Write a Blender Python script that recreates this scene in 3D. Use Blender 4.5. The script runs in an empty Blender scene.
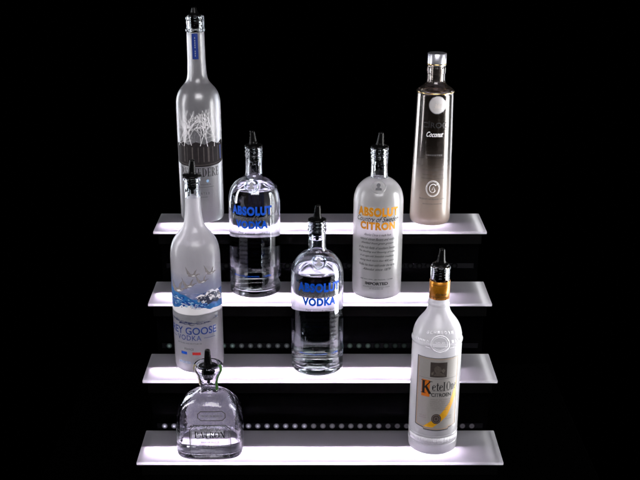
import bpy, bmesh, math, random
from mathutils import Vector, Matrix
random.seed(11)
SC = bpy.context.scene
COL = SC.collection
MM = 0.001
R = math.radians

# ------------------------------------------------------------------ world, camera, render
w = bpy.data.worlds.new("World"); SC.world = w; w.use_nodes = True
w.node_tree.nodes['Background'].inputs[0].default_value = (0, 0, 0, 1)
w.node_tree.nodes['Background'].inputs[1].default_value = 0.0
SC.view_settings.view_transform = 'Standard'; SC.view_settings.look = 'None'
SC.view_settings.exposure = 0; SC.view_settings.gamma = 1
cy = SC.cycles
cy.use_denoising = True
cy.max_bounces = 24; cy.transmission_bounces = 20; cy.glossy_bounces = 8; cy.diffuse_bounces = 6
cy.transparent_max_bounces = 24; cy.caustics_reflective = True; cy.caustics_refractive = True
cy.blur_glossy = 0.4; cy.sample_clamp_indirect = 60.0; cy.sample_clamp_direct = 0

Z0 = 0.100            # top of the lowest shelf above the counter
RUN, RISE, DEPTH, WID = 0.1009, 0.1018, 0.114, 0.610
cam = bpy.data.cameras.new('camera'); co = bpy.data.objects.new('camera', cam); COL.objects.link(co)
cam.sensor_width = 36; cam.lens = 1157.4 / 640 * 36; cam.clip_start = .05; cam.clip_end = 100
co.location = (0, -1.7099, 0.9546 + Z0); co.rotation_euler = (R(90) - 0.31916, 0, 0)
SC.camera = co

# ------------------------------------------------------------------ materials
def mat(name):
    m = bpy.data.materials.new(name); m.use_nodes = True
    nt = m.node_tree; nt.nodes.clear()
    out = nt.nodes.new('ShaderNodeOutputMaterial')
    return m, nt, out
def node(nt, t, **k):
    n = nt.nodes.new(t)
    for a, v in k.items():
        if a in n.inputs: n.inputs[a].default_value = v
        else: setattr(n, a, v)
    return n
def principled(name, col, rough=.5, metal=0, spec=.5, noise=0, scale=200, coat=0):
    m, nt, out = mat(name)
    p = node(nt, 'ShaderNodeBsdfPrincipled')
    p.inputs['Base Color'].default_value = (*col, 1); p.inputs['Roughness'].default_value = rough
    p.inputs['Metallic'].default_value = metal; p.inputs['Specular IOR Level'].default_value = spec
    p.inputs['Coat Weight'].default_value = coat
    if noise:
        tc = node(nt, 'ShaderNodeTexCoord'); nz = node(nt, 'ShaderNodeTexNoise', Scale=scale, Detail=4)
        nt.links.new(tc.outputs['Object'], nz.inputs['Vector'])
        r = node(nt, 'ShaderNodeMapRange')
        r.inputs['To Min'].default_value = 1 - noise; r.inputs['To Max'].default_value = 1 + noise
        nt.links.new(nz.outputs['Fac'], r.inputs['Value'])
        mx = node(nt, 'ShaderNodeVectorMath', operation='SCALE'); mx.inputs[0].default_value = col
        nt.links.new(r.outputs[0], mx.inputs['Scale']); nt.links.new(mx.outputs[0], p.inputs['Base Color'])
        mr = node(nt, 'ShaderNodeMapRange')
        mr.inputs['To Min'].default_value = max(0, rough - .12); mr.inputs['To Max'].default_value = min(1, rough + .12)
        nt.links.new(nz.outputs['Fac'], mr.inputs['Value']); nt.links.new(mr.outputs[0], p.inputs['Roughness'])
    nt.links.new(p.outputs[0], out.inputs[0])
    return m
def glass(name, col=(1, 1, 1), ior=1.5, rough=0.0, wobble=0, wscale=60):
    m, nt, out = mat(name)
    p = node(nt, 'ShaderNodeBsdfGlass'); p.inputs['Color'].default_value = (*col, 1)
    p.inputs['Roughness'].default_value = rough; p.inputs['IOR'].default_value = ior
    if wobble:
        tc = node(nt, 'ShaderNodeTexCoord'); nz = node(nt, 'ShaderNodeTexNoise', Scale=wscale, Detail=3)
        b = node(nt, 'ShaderNodeBump'); b.inputs['Strength'].default_value = wobble; b.inputs['Distance'].default_value = .002
        nt.links.new(tc.outputs['Object'], nz.inputs['Vector']); nt.links.new(nz.outputs['Fac'], b.inputs['Height'])
        nt.links.new(b.outputs[0], p.inputs['Normal'])
    nt.links.new(p.outputs[0], out.inputs[0])
    return m
def frosted(name, rough=.45, scatter=.5, tint=(.9, .88, .92), zfade=None, base=0.0):
    """acid-etched glass: rough refraction mixed with a scattering skin; zfade = (z0, z1) fades the etching out upwards"""
    m, nt, out = mat(name)
    g = node(nt, 'ShaderNodeBsdfGlass'); g.inputs['Roughness'].default_value = rough; g.inputs['IOR'].default_value = 1.48
    g.inputs['Color'].default_value = (.97, .97, .98, 1)
    t = node(nt, 'ShaderNodeBsdfTranslucent'); t.inputs['Color'].default_value = (*tint, 1)
    d = node(nt, 'ShaderNodeBsdfDiffuse'); d.inputs['Color'].default_value = (*tint, 1)
    a = node(nt, 'ShaderNodeMixShader'); a.inputs[0].default_value = .28
    nt.links.new(t.outputs[0], a.inputs[1]); nt.links.new(d.outputs[0], a.inputs[2])
    b = node(nt, 'ShaderNodeMixShader'); b.inputs[0].default_value = scatter
    nt.links.new(g.outputs[0], b.inputs[1]); nt.links.new(a.outputs[0], b.inputs[2])
    tc = node(nt, 'ShaderNodeTexCoord')
    if zfade:
        sp = node(nt, 'ShaderNodeSeparateXYZ'); nt.links.new(tc.outputs['Object'], sp.inputs[0])
        r = node(nt, 'ShaderNodeMapRange', interpolation_type='SMOOTHSTEP')
        r.inputs['From Min'].default_value = zfade[0]; r.inputs['From Max'].default_value = zfade[1]
        r.inputs['To Min'].default_value = scatter; r.inputs['To Max'].default_value = base
        nt.links.new(sp.outputs['Z'], r.inputs['Value']); nt.links.new(r.outputs[0], b.inputs[0])
        g2 = node(nt, 'ShaderNodeBsdfGlass'); g2.inputs['Roughness'].default_value = 0; g2.inputs['IOR'].default_value = 1.48; g2.inputs['Color'].default_value = (.66, .62, .60, 1)
        r2 = node(nt, 'ShaderNodeMapRange', interpolation_type='SMOOTHSTEP')
        r2.inputs['From Min'].default_value = zfade[0]; r2.inputs['From Max'].default_value = zfade[1]*1.1
        nt.links.new(sp.outputs['Z'], r2.inputs['Value'])
        gm = node(nt, 'ShaderNodeMixShader'); nt.links.new(r2.outputs[0], gm.inputs[0])
        nt.links.new(g.outputs[0], gm.inputs[1]); nt.links.new(g2.outputs[0], gm.inputs[2]); nt.links.new(gm.outputs[0], b.inputs[1])
    else:
        nz = node(nt, 'ShaderNodeTexNoise', Scale=35, Detail=5)
        nt.links.new(tc.outputs['Object'], nz.inputs['Vector'])
        r = node(nt, 'ShaderNodeMapRange'); r.inputs['To Min'].default_value = scatter - .08; r.inputs['To Max'].default_value = scatter + .08
        nt.links.new(nz.outputs['Fac'], r.inputs['Value']); nt.links.new(r.outputs[0], b.inputs[0])
    gl = node(nt, 'ShaderNodeBsdfGlossy'); gl.inputs['Roughness'].default_value = .22
    fr = node(nt, 'ShaderNodeFresnel'); fr.inputs[0].default_value = 1.35
    c = node(nt, 'ShaderNodeMixShader'); nt.links.new(fr.outputs[0], c.inputs[0])
    nt.links.new(b.outputs[0], c.inputs[1]); nt.links.new(gl.outputs[0], c.inputs[2])
    nt.links.new(c.outputs[0], out.inputs[0])
    return m
def emit(name, col, s):
    m, nt, out = mat(name)
    e = node(nt, 'ShaderNodeEmission'); e.inputs[0].default_value = (*col, 1); e.inputs[1].default_value = s
    nt.links.new(e.outputs[0], out.inputs[0]); return m
def acrylic_top(name):
    m, nt, out = mat(name)
    t = node(nt, 'ShaderNodeBsdfTranslucent'); t.inputs['Color'].default_value = (.86, .85, .88, 1)
    d = node(nt, 'ShaderNodeBsdfDiffuse'); d.inputs['Color'].default_value = (.30, .30, .32, 1)
    tc = node(nt, 'ShaderNodeTexCoord'); nz = node(nt, 'ShaderNodeTexNoise', Scale=22, Detail=6)
    nt.links.new(tc.outputs['Object'], nz.inputs['Vector'])
    r = node(nt, 'ShaderNodeMapRange'); r.inputs['To Min'].default_value = .08; r.inputs['To Max'].default_value = .2
    nt.links.new(nz.outputs['Fac'], r.inputs['Value'])
    a = node(nt, 'ShaderNodeMixShader'); nt.links.new(r.outputs[0], a.inputs[0])
    nt.links.new(t.outputs[0], a.inputs[1]); nt.links.new(d.outputs[0], a.inputs[2])
    g = node(nt, 'ShaderNodeBsdfGlossy'); g.inputs['Roughness'].default_value = .25
    f = node(nt, 'ShaderNodeFresnel'); f.inputs[0].default_value = 1.3
    b = node(nt, 'ShaderNodeMixShader'); nt.links.new(f.outputs[0], b.inputs[0])
    nt.links.new(a.outputs[0], b.inputs[1]); nt.links.new(g.outputs[0], b.inputs[2])
    nt.links.new(b.outputs[0], out.inputs[0]); return m
def clear_sheet(name):
    m, nt, out = mat(name)
    t = node(nt, 'ShaderNodeBsdfTransparent'); nt.links.new(t.outputs[0], out.inputs[0]); return m
def alpha_ink(name, col, a0, a1, z0, z1):
    """printed tint that thins out between two heights"""
    m, nt, out = mat(name)
    t = node(nt, 'ShaderNodeBsdfTransparent'); d = node(nt, 'ShaderNodeBsdfDiffuse'); d.inputs[0].default_value = (*col, 1)
    tl = node(nt, 'ShaderNodeBsdfTranslucent'); tl.inputs[0].default_value = (*col, 1)
    dd = node(nt, 'ShaderNodeMixShader'); nt.links.new(d.outputs[0], dd.inputs[1]); nt.links.new(tl.outputs[0], dd.inputs[2])
    tc = node(nt, 'ShaderNodeTexCoord'); sp = node(nt, 'ShaderNodeSeparateXYZ'); nt.links.new(tc.outputs['Object'], sp.inputs[0])
    r = node(nt, 'ShaderNodeMapRange'); r.inputs['From Min'].default_value = z0; r.inputs['From Max'].default_value = z1
    r.inputs['To Min'].default_value = a0; r.inputs['To Max'].default_value = a1
    nt.links.new(sp.outputs['Z'], r.inputs['Value'])
    b = node(nt, 'ShaderNodeMixShader'); nt.links.new(r.outputs[0], b.inputs[0])
    nt.links.new(t.outputs[0], b.inputs[1]); nt.links.new(dd.outputs[0], b.inputs[2])
    nt.links.new(b.outputs[0], out.inputs[0]); return m

M = dict(
    clear=glass('clear_glass', (.955, .978, 1), 1.5, 0.0, .02, 30),
    inner=glass('clear_glass_inside', (1, 1, 1), 1.5, 0.0),
    heavy=glass('hand_made_glass', (.985, .985, 1), 1.5, 0.0, .40, 70),
    liquid=glass('spirit', (1, 1, 1), 1.36, 0.0),
    frost=frosted('white_frosted_glass', .50, .60, (.96, .93, .985)),
    frostg=frosted('grey_frosted_glass', .36, .24, (.78, .75, .79)),
    frostc=frosted('soft_frosted_glass', .30, .44, (.96, .95, .95)),
    frostk=frosted('milky_frosted_glass', .50, .60, (.96, .94, .99)),
    ombre=frosted('fading_frosted_glass', .5, .45, (.88, .65, .50), (.0, .140), .012),
    blue=principled('blue_ink', (.002, .07, .48), .5, spec=.2, noise=.12),
    blue2=principled('deep_blue_ink', (.005, .045, .28), .45, noise=.15),
    seablue=principled('sea_blue_ink', (.02, .15, .42), .5, noise=.7, scale=110),
    skyblue=principled('pale_blue_ink', (.26, .46, .70), .5, noise=.2),
    red=principled('red_ink', (.5, .02, .02), .5),
    black=principled('black_ink', (.008, .008, .010), .5),
    dim=principled('faint_ink', (.001, .001, .002), .9, spec=0),
    grey=principled('grey_ink', (.10, .10, .11), .5),
    midgrey=principled('mid_grey_ink', (.28, .28, .30), .5),
    brown=principled('taupe_ink', (.20, .17, .165), .5, noise=.3, scale=300),
    umber=principled('umber_print', (.075, .065, .062), .6, spec=.1, noise=.4, scale=200),
    gooseink=principled('grey_brown_print', (.26, .235, .235), .6, spec=.2, noise=.5, scale=420),
    navy=principled('navy_print', (.012, .018, .06), .5),
    relief=principled('moulded_glass', (.90, .88, .93), .3),
    white=principled('white_ink', (.90, .88, .90), .5),
    orange=principled('orange_ink', (.58, .225, .001), .5, spec=.2, noise=.1),
    darkorange=principled('dark_orange_ink', (.50, .13, .004), .42),
    yellow=principled('yellow_ink', (.62, .30, .006), .5, noise=.1),
    paper=principled('label_paper', (.29, .272, .26), .55, noise=.06, scale=400),
    amber=principled('amber_foil', (.50, .19, .012), .28, metal=.55, noise=.12, scale=90),
    silver=principled('brushed_silver', (.62, .62, .68), .30, metal=.88, noise=.08, scale=120),
    gold=principled('gold_metal', (.80, .58, .25), .25, metal=1),
    pearl=principled('pearl_silver', (.75, .72, .72), .38, metal=.55, noise=.1, scale=60),
    rubber=principled('black_plastic', (.0025, .0025, .0025), .28, spec=.12, noise=.2, scale=300),
    ribbon=principled('green_ribbon', (.06, .22, .02), .6, noise=.25, scale=400),
    rib2=principled('faded_ribbon', (.34, .30, .18), .6, noise=.25, scale=400),
    riser=principled('black_acrylic', (.0005, .0005, .0006), .16, spec=.008, noise=.3, scale=30),
    tray=principled('black_housing', (.001, .001, .001), .5, spec=.05),
    trayin=principled('pale_tray_lining', (.24, .235, .25), .6),
    board=principled('led_board', (.004, .004, .005), .5, spec=.05),
    counter=principled('black_velvet', (.00015, .00015, .00015), .95, spec=0.0, noise=.4, scale=80),
    plate=acrylic_top('frosted_acrylic'), sheet=clear_sheet('clear_acrylic'),
    led_glow=emit('white_led', (.92, .80, 1.0), 235.0),
)

# ------------------------------------------------------------------ building helpers
def link(name, me, m, parent=None):
    o = bpy.data.objects.new(name, me); COL.objects.link(o)
    for x in (m if isinstance(m, (list, tuple)) else [m]):
        if me.materials.find(x.name) < 0: me.materials.append(x)
    if parent: o.parent = parent
    return o
def from_bm(name, bm, m, parent=None, smooth=False):
    me = bpy.data.meshes.new(name); bm.normal_update(); bm.to_mesh(me); bm.free()
    if smooth:
        for p in me.polygons: p.use_smooth = True
    return link(name, me, m, parent)
def box(bm, x0, x1, y0, y1, z0, z1, mi=0):
    v = [bm.verts.new(p) for p in ((x0,y0,z0),(x1,y0,z0),(x1,y1,z0),(x0,y1,z0),(x0,y0,z1),(x1,y0,z1),(x1,y1,z1),(x0,y1,z1))]
    fs = [bm.faces.new([v[i] for i in q]) for q in ((3,2,1,0),(4,5,6,7),(0,1,5,4),(2,3,7,6),(1,2,6,5),(3,0,4,7))]
    for f in fs: f.material_index = mi
    return fs
def bevel(bm, w_, seg=2):
    bmesh.ops.bevel(bm, geom=bm.edges[:], offset=w_, segments=seg, affect='EDGES', profile=.6)
def thing(name, label, cat, loc, group=None, tilt=(0, 0)):
    o = bpy.data.objects.new(name, None); COL.objects.link(o); o.location = loc
    o.rotation_euler = (R(tilt[0]), R(tilt[1]), 0); o.empty_display_size = .03
    o['label'] = label; o['category'] = cat
    if group: o['group'] = group
    return o

def spline(pts, n=6):
    """Catmull-Rom through (z, r) points given in mm; repeat a point to keep a corner"""
    P = [Vector(p) for p in pts]; out = [P[0]]
    for i in range(len(P) - 1):
        p1, p2 = P[i], P[i+1]
        p0 = P[i-1] if i else p1; p3 = P[i+2] if i + 2 < len(P) else p2
        L = (p2 - p1).length
        if L < 1e-6: continue
        def tang(a, b, c):
            la, lb = (b - a).length, (c - b).length
            if la < 1e-6 or lb < 1e-6: return (c - b if lb > la else b - a).normalized()
            if la > 4*lb: return (b - a).normalized()
            if lb > 4*la: return (c - b).normalized()
            return (c - a).normalized()
        m1 = tang(p0, p1, p2) * L; m2 = tang(p1, p2, p3) * L
        for k in range(1, n + 1):
            t = k / n; t2, t3 = t*t, t*t*t
            q = p1*(2*t3-3*t2+1) + m1*(t3-2*t2+t) + p2*(-2*t3+3*t2) + m2*(t3-t2)
            out.append(Vector((q.x, max(0.0, q.y))))
    return out

class Round:
    """surface of revolution: profile() in mm, wrap() puts printed matter on it"""
    def __init__(s, pts): s.prof = spline(pts)
    def rad(s, z):
        p = s.prof
        for a, b in zip(p, p[1:]):
            if a.x <= z <= b.x and b.x > a.x:
                return a.y + (b.y - a.y) * (z - a.x) / (b.x - a.x)
        return p[-1].y
    def ring(s, z, r, n):
        return [Vector((r*math.sin(2*math.pi*k/n), -r*math.cos(2*math.pi*k/n), z)) * MM for k in range(n)]
    def wrap(s, u, z, off, ref):           # u = arc in mm from the front, on a cylinder of radius ref
        a = u / ref; r = s.rad(z) + off
        return Vector((r*math.sin(a), -r*math.cos(a), z)) * MM
class Squarish(Round):
    """rounded-square cross section; ratio and exponent vary with height"""
    def shape(s, z):
        t = min(1, max(0, (z - 70) / 48)); t = t*t*(3-2*t)
        return .66 + .34*t, 3.6 - 1.6*t
    def ring(s, z, r, n):
        q, e = s.shape(z); out = []
        for k in range(n):
            a = 2*math.pi*k/n; x, y = math.sin(a), -math.cos(a)
            out.append(Vector((r*math.copysign(abs(x)**(2/e), x), r*q*math.copysign(abs(y)**(2/e), y), z)) * MM)
        return out
    def wrap(s, u, z, off, ref):
        q, e = s.shape(z); r = s.rad(z)
        y = r*q*(max(0, 1 - abs(u/r)**e))**(1/e) + off
        return Vector((u, -y, z)) * MM

def loft(name, surf, prof, m, parent, n=112, mats=None, close_first=True, close_last=True):
    """prof: list of (z, r, material index)"""
    bm = bmesh.new(); rows = []
    for z, r, mi in prof:
        if r < .05: rows.append([bm.verts.new((0, 0, z*MM))])
        else: rows.append([bm.verts.new(p) for p in surf.ring(z, r, n)])
    for i in range(len(rows) - 1):
        a, b = rows[i], rows[i+1]; mi = prof[i+1][2]
        for k in range(n):
            k2 = (k+1) % n
            if len(a) == 1 and len(b) == 1: continue
            if len(a) == 1: f = bm.faces.new((a[0], b[k2], b[k]))
            elif len(b) == 1: f = bm.faces.new((a[k], a[k2], b[0]))
            else: f = bm.faces.new((a[k], a[k2], b[k2], b[k]))
            f.material_index = mi
    if close_first and len(rows[0]) > 1: bm.faces.new(list(reversed(rows[0])))
    if close_last and len(rows[-1]) > 1: bm.faces.new(rows[-1])
    bmesh.ops.recalc_face_normals(bm, faces=bm.faces[:])
    return from_bm(name, bm, m, parent, True)

def bottle_shell(surf, mouth_r, wall, floor, outer_m, parent, name='glass_body', punt=2.0, level=None, n=112, inner_m=None, wallf=None):
    P = surf.prof; top = P[-1].x
    prof = [(punt, 0, 0), (punt*.8, P[0].y*.5, 0), (punt*.2, P[0].y*.9, 0)] + [(p.x, p.y, 0) for p in P]
    inn = []
    for p in reversed(P):
        if p.x <= floor + 4: break
        wl = wallf(p.x) if wallf else wall
        inn.append((min(p.x, top - .6), max(min(p.y - wl, 1e3), 3) if (wallf or p.x < top - 30) else mouth_r))
    r0 = inn[-1][1]
    inn += [(floor + 2.2, r0 - .8), (floor + .7, r0 - 3), (floor, r0 - 7), (floor + punt, 0)]
    # rounded lip
    prof += [(top + .8, (P[-1].y + mouth_r)/2, 0)]
    prof += [(z, r, 1) for z, r in inn]
    o = loft(name, surf, prof, [M[outer_m], M[inner_m or 'inner']], parent, n)
    if outer_m != 'clear' and outer_m != 'heavy':
        o.data.materials.append(M['clear'])
        for p in o.data.polygons:
            if p.material_index == 0 and p.center.z < .0035: p.material_index = 2
    if level:
        lq = [(z, r) for z, r in reversed(inn) if z <= level]
        # radius where the surface stands
        up = [(z, r) for z, r in reversed(inn) if z > level][0]
        a = lq[-1]; t = (level - a[0]) / max(1e-6, up[0] - a[0]); rl = a[1] + (up[1] - a[1]) * t
        q = [(z - .15, (r + .15) if r > .1 else 0, 0) for z, r in lq] + [(level, rl + .15, 0), (level - .5, rl - 1.2, 0), (level - .7, rl*.5, 0), (level - .7, 0, 0)]
        loft('liquid', surf, q, M['liquid'], parent, n)
    return o

# ---------- flat artwork -> wrapped on a bottle
def fit(pts, polys, w_, h_, cx, cz):
    xs = [p[0] for p in pts]; ys = [p[1] for p in pts]
    sx = w_ / (max(xs) - min(xs)); sy = h_ / (max(ys) - min(ys)) if h_ else sx
    ox, oy = (max(xs) + min(xs))/2, (max(ys) + min(ys))/2
    return [((p[0] - ox)*sx + cx, (p[1] - oy)*sy + cz) for p in pts], polys
def text2d(s, w_, h_, cx, cz, bold=0, shear=0, space=1.0):
    c = bpy.data.curves.new('lettering', 'FONT'); c.body = s; c.size = 1; c.offset = bold; c.shear = shear
    c.resolution_u = 4; c.space_character = space
    o = bpy.data.objects.new('lettering', c); COL.objects.link(o)
    dg = bpy.context.evaluated_depsgraph_get(); me = bpy.data.meshes.new_from_object(o.evaluated_get(dg))
    pts = [(v.co.x, v.co.y) for v in me.vertices]; polys = [list(p.vertices) for p in me.polygons]
    bpy.data.objects.remove(o); bpy.data.curves.remove(c); bpy.data.meshes.remove(me)
    return fit(pts, polys, w_, h_, cx, cz)
def poly(pts): return (list(pts), [list(range(len(pts)))])
def stroke(pts, w0, w1=None):
    w1 = w0 if w1 is None else w1; n = len(pts); L, Rr = [], []
    for i, p in enumerate(pts):
        a = Vector(pts[max(0, i-1)]); b = Vector(pts[min(n-1, i+1)]); d = (b - a)
        d = d.normalized() if d.length > 1e-9 else Vector((1, 0)); nn = Vector((-d.y, d.x)) * (w0 + (w1 - w0)*i/(n-1)) / 2
        q = Vector(p); L.append(tuple(q + nn)); Rr.append(tuple(q - nn))
    return (L + Rr, [[i, i+1, n+i+1, n+i] for i in range(n-1)])
def ellipse(cx, cz, rx, rz, n=28, a0=0, a1=360):
    return [(cx + rx*math.cos(R(a0 + (a1-a0)*k/n)), cz + rz*math.sin(R(a0 + (a1-a0)*k/n))) for k in range(n + (1 if a1 - a0 < 360 else 0))]
def outline(cx, cz, rx, rz, w_): 
    p = ellipse(cx, cz, rx, rz, 36); return stroke(p + [p[0], p[1]], w_)
def closed(pts, w_): return stroke(list(pts) + [pts[0], pts[1]], w_)
def printed(name, shapes, m, parent, surf, ref, off=.25, rot=0, step=2.5, thick=0):
    """shapes = [(points, polygons)...] in mm; all one mesh, wrapped round the bottle at its front turned by rot degrees"""
    bm = bmesh.new(); k = 0
    for pts, polys in shapes:
        vs = [bm.verts.new((x, y, (k % 16)*.003)) for x, y in pts]; k += 1
        for p in polys:
            try: bm.faces.new([vs[i] for i in p])
            except ValueError: pass
    bmesh.ops.triangulate(bm, faces=[f for f in bm.faces if len(f.verts) > 4])
    xs = [v.co.x for v in bm.verts]
    x = math.floor(min(xs)/step)*step + step
    while x < max(xs):
        bmesh.ops.bisect_plane(bm, geom=bm.verts[:] + bm.edges[:] + bm.faces[:], plane_co=(x, 0, 0), plane_no=(1, 0, 0), dist=1e-5)
        x += step
    if max(v.co.y for v in bm.verts) > 195 or isinstance(surf, Squarish):
        ys = [v.co.y for v in bm.verts]; y = math.floor(min(ys)/3)*3 + 3
        while y < max(ys):
            bmesh.ops.bisect_plane(bm, geom=bm.verts[:] + bm.edges[:] + bm.faces[:], plane_co=(0, y, 0), plane_no=(0, 1, 0), dist=1e-5)
            y += 3
    du = R(rot) * ref; off = off*.5 + .02
    for v in bm.verts: v.co = surf.wrap(v.co.x + du, v.co.y, off + v.co.z, ref)
    bm.normal_update()
    flip = [f for f in bm.faces if f.normal.y > 0 and f.calc_center_median().y < 0]
    bmesh.ops.reverse_faces(bm, faces=flip)
    if thick:
        bm.normal_update()
        e = bmesh.ops.extrude_face_region(bm, geom=bm.faces[:], use_keep_orig=True)
        for v in [g for g in e['geom'] if isinstance(g, bmesh.types.BMVert)]:
            v.co += Vector((v.co.x, v.co.y, 0)).normalized() * thick * MM
    return from_bm(name, bm, m, parent, True)

# ---------- a small engraved serif alphabet (cap height 1)
def S_(x, y0=0, y1=1, w_=.17, sf=.10):
    out = [stroke([(x, y0), (x, y1)], w_)]
    if sf:
        for y in (y0, y1): out.append(stroke([(x - w_/2 - sf, y + (.025 if y == y0 else -.025)), (x + w_/2 + sf, y + (.025 if y == y0 else -.025))], .05))
    return out
def bowl(cx, cy_, rx, ry, a0, a1, thick=.16, thin=.05, n=18):
    L, Q = [], []
    for k in range(n+1):
        a = R(a0 + (a1-a0)*k/n); t = (thin + (thick-thin)*abs(math.cos(a))**1.5)/2
        L.append((cx + (rx+t*.3)*math.cos(a), cy_ + (ry)*math.sin(a))); Q.append((cx + (rx-2*t)*math.cos(a), cy_ + (ry-thin)*math.sin(a)))
    return (L + Q, [[i, i+1, n+1+i+1, n+1+i] for i in range(n)])
def glyph(c):
    T = .05
    if c == 'B': return .72, S_(.18) + [bowl(.2, .75, .36, .25, -90, 90), bowl(.2, .26, .44, .26, -90, 90)]
    if c == 'E': return .66, S_(.18) + [stroke([(.1,.975),(.58,.975)],T), stroke([(.2,.5),(.48,.5)],T), stroke([(.1,.025),(.62,.025)],T), stroke([(.57,1),(.57,.76)],.05), stroke([(.61,0),(.61,.26)],.05), stroke([(.47,.6),(.47,.4)],.04)]
    if c == 'L': return .64, S_(.18) + [stroke([(.1,.025),(.6,.025)],T), stroke([(.59,0),(.59,.28)],.05)]
    if c == 'V': return .78, [stroke([(.1,1),(.4,0)],.17), stroke([(.68,1),(.42,0)],.06), stroke([(0,.975),(.26,.975)],T), stroke([(.56,.975),(.8,.975)],T)]
    if c == 'D': return .8, S_(.18) + [bowl(.2, .5, .52, .5, -90, 90)]
    if c == 'R': return .76, S_(.18) + [bowl(.2, .74, .38, .26, -90, 90), stroke([(.36,.5),(.68,.02)],.15), stroke([(.58,.025),(.8,.025)],T)]
    if c == 'P': return .68, S_(.18) + [bowl(.2, .72, .42, .28, -90, 90)]
    if c == 'A': return .8, [stroke([(.4,1),(.12,0)],.06), stroke([(.4,1),(.68,0)],.17), stroke([(.22,.34),(.58,.34)],T), stroke([(0,.025),(.26,.025)],T), stroke([(.54,.025),(.82,.025)],T)]
    if c == 'T': return .74, S_(.36) + [stroke([(.04,.975),(.68,.975)],T), stroke([(.05,1),(.05,.74)],.05), stroke([(.67,1),(.67,.74)],.05)]
    if c == 'O': return .86, [bowl(.42, .5, .4, .5, 0, 360, n=36)]
    if c == 'N': return .86, [stroke([(.16,0),(.16,1)],.06), stroke([(.16,1),(.68,0)],.17), stroke([(.68,0),(.68,1)],.06), stroke([(.04,.025),(.3,.025)],T), stroke([(.0,.975),(.2,.975)],T), stroke([(.56,.975),(.82,.975)],T)]
    if c == 'K': return .84, S_(.18, w_=.2) + [stroke([(.24,.42),(.68,.97)],.09), stroke([(.36,.56),(.7,.02)],.19), stroke([(.56,.975),(.84,.975)],T), stroke([(.58,.025),(.86,.025)],T)]
    if c == 'e': return .56, [bowl(.28, .33, .27, .34, 20, 325, .17, .05, 26), stroke([(.1,.36),(.5,.42)],.06)]
    if c == 't': return .42, [stroke([(.2,.06),(.2,.9)],.16), stroke([(.02,.62),(.4,.66)],.07), stroke([(.2,.05),(.4,.08)],.1)]
    if c == 'l': return .34, S_(.17, w_=.16, sf=.07)
    if c == 'n': return .64, [stroke([(.14,0),(.14,.66)],.15), stroke([(.2,.52),(.34,.66),(.46,.6)],.08), stroke([(.47,0),(.47,.6)],.15), stroke([(.04,.025),(.24,.025)],T), stroke([(.38,.025),(.58,.025)],T)]
    if c == 'Ó':
        w_, s = glyph('O'); return w_, s + [stroke([(.36,1.08),(.56,1.26)],.11,.05)]
    return .35, []
def serif(s, w_, h_, cx, cz, gap=.06):
    x = 0; shp = []
    for c in s:
        gw, st = glyph(c)
        for pts, po in st: shp.append(([(px + x, py) for px, py in pts], po))
        x += gw + gap
    x -= gap; sx = w_ / x
    return [([((px*sx - w_/2 + cx), py*h_ + cz - h_/2) for px, py in pts], po) for pts, po in shp]

# ------------------------------------------------------------------ pour spout (black free-pour)
def pour_spout(parent, z, fl_r=15.5, lean=(6, 20), mouth=10.0, height=27, plug=26):
    b = Round([(0, 1), (1, 1)])
    fl = [(0, 0, 0), (0, fl_r-.6, 0), (.5, fl_r, 0), (2.6, fl_r, 0), (3.3, fl_r-.9, 0), (3.6, fl_r-3, 0), (4.4, 8.2, 0), (6.5, 7.2, 0), (6.6, 0, 0)]
    o = loft('pour_spout', b, fl, M['rubber'], parent, 48); o.location.z = z*MM
    pl = [(0, mouth-.6, 0)]
    zz = -1.5
    while zz > -plug + 6:
        pl += [(zz, mouth-.2, 0), (zz-2.2, mouth-.2, 0), (zz-2.5, mouth-2.0, 0), (zz-4.2, mouth-2.2, 0)]; zz -= 4.6
    pl += [(-plug+1, mouth-3.5, 0), (-plug, mouth-4.5, 0), (-plug-.1, 3, 0), (-plug-7, 2.6, 0), (-plug-7.1, 0, 0)]
    pl = list(reversed(pl))
    loft('plug', b, pl, M['rubber'], o, 40)
    ax, az = R(lean[0]), R(lean[1]); sp = []
    for k in range(15):
        t = k/14; r = 6.9*(1-t) + 4.3*t + .9*math.exp(-((t-.05)/.08)**2); sp.append((5 + t*(height-5), r, 0))
    sp += [(height+1.2, 3.5, 0), (height+1.9, 1.6, 0), (height+2.0, 0, 0)]
    t = loft('spout', b, [(4.2, 0, 0), (4.3, 7.4, 0)] + sp, M['rubber'], o, 32)
    t.rotation_euler = (ax*math.cos(az), ax*math.sin(az), 0)
    return o

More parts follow.
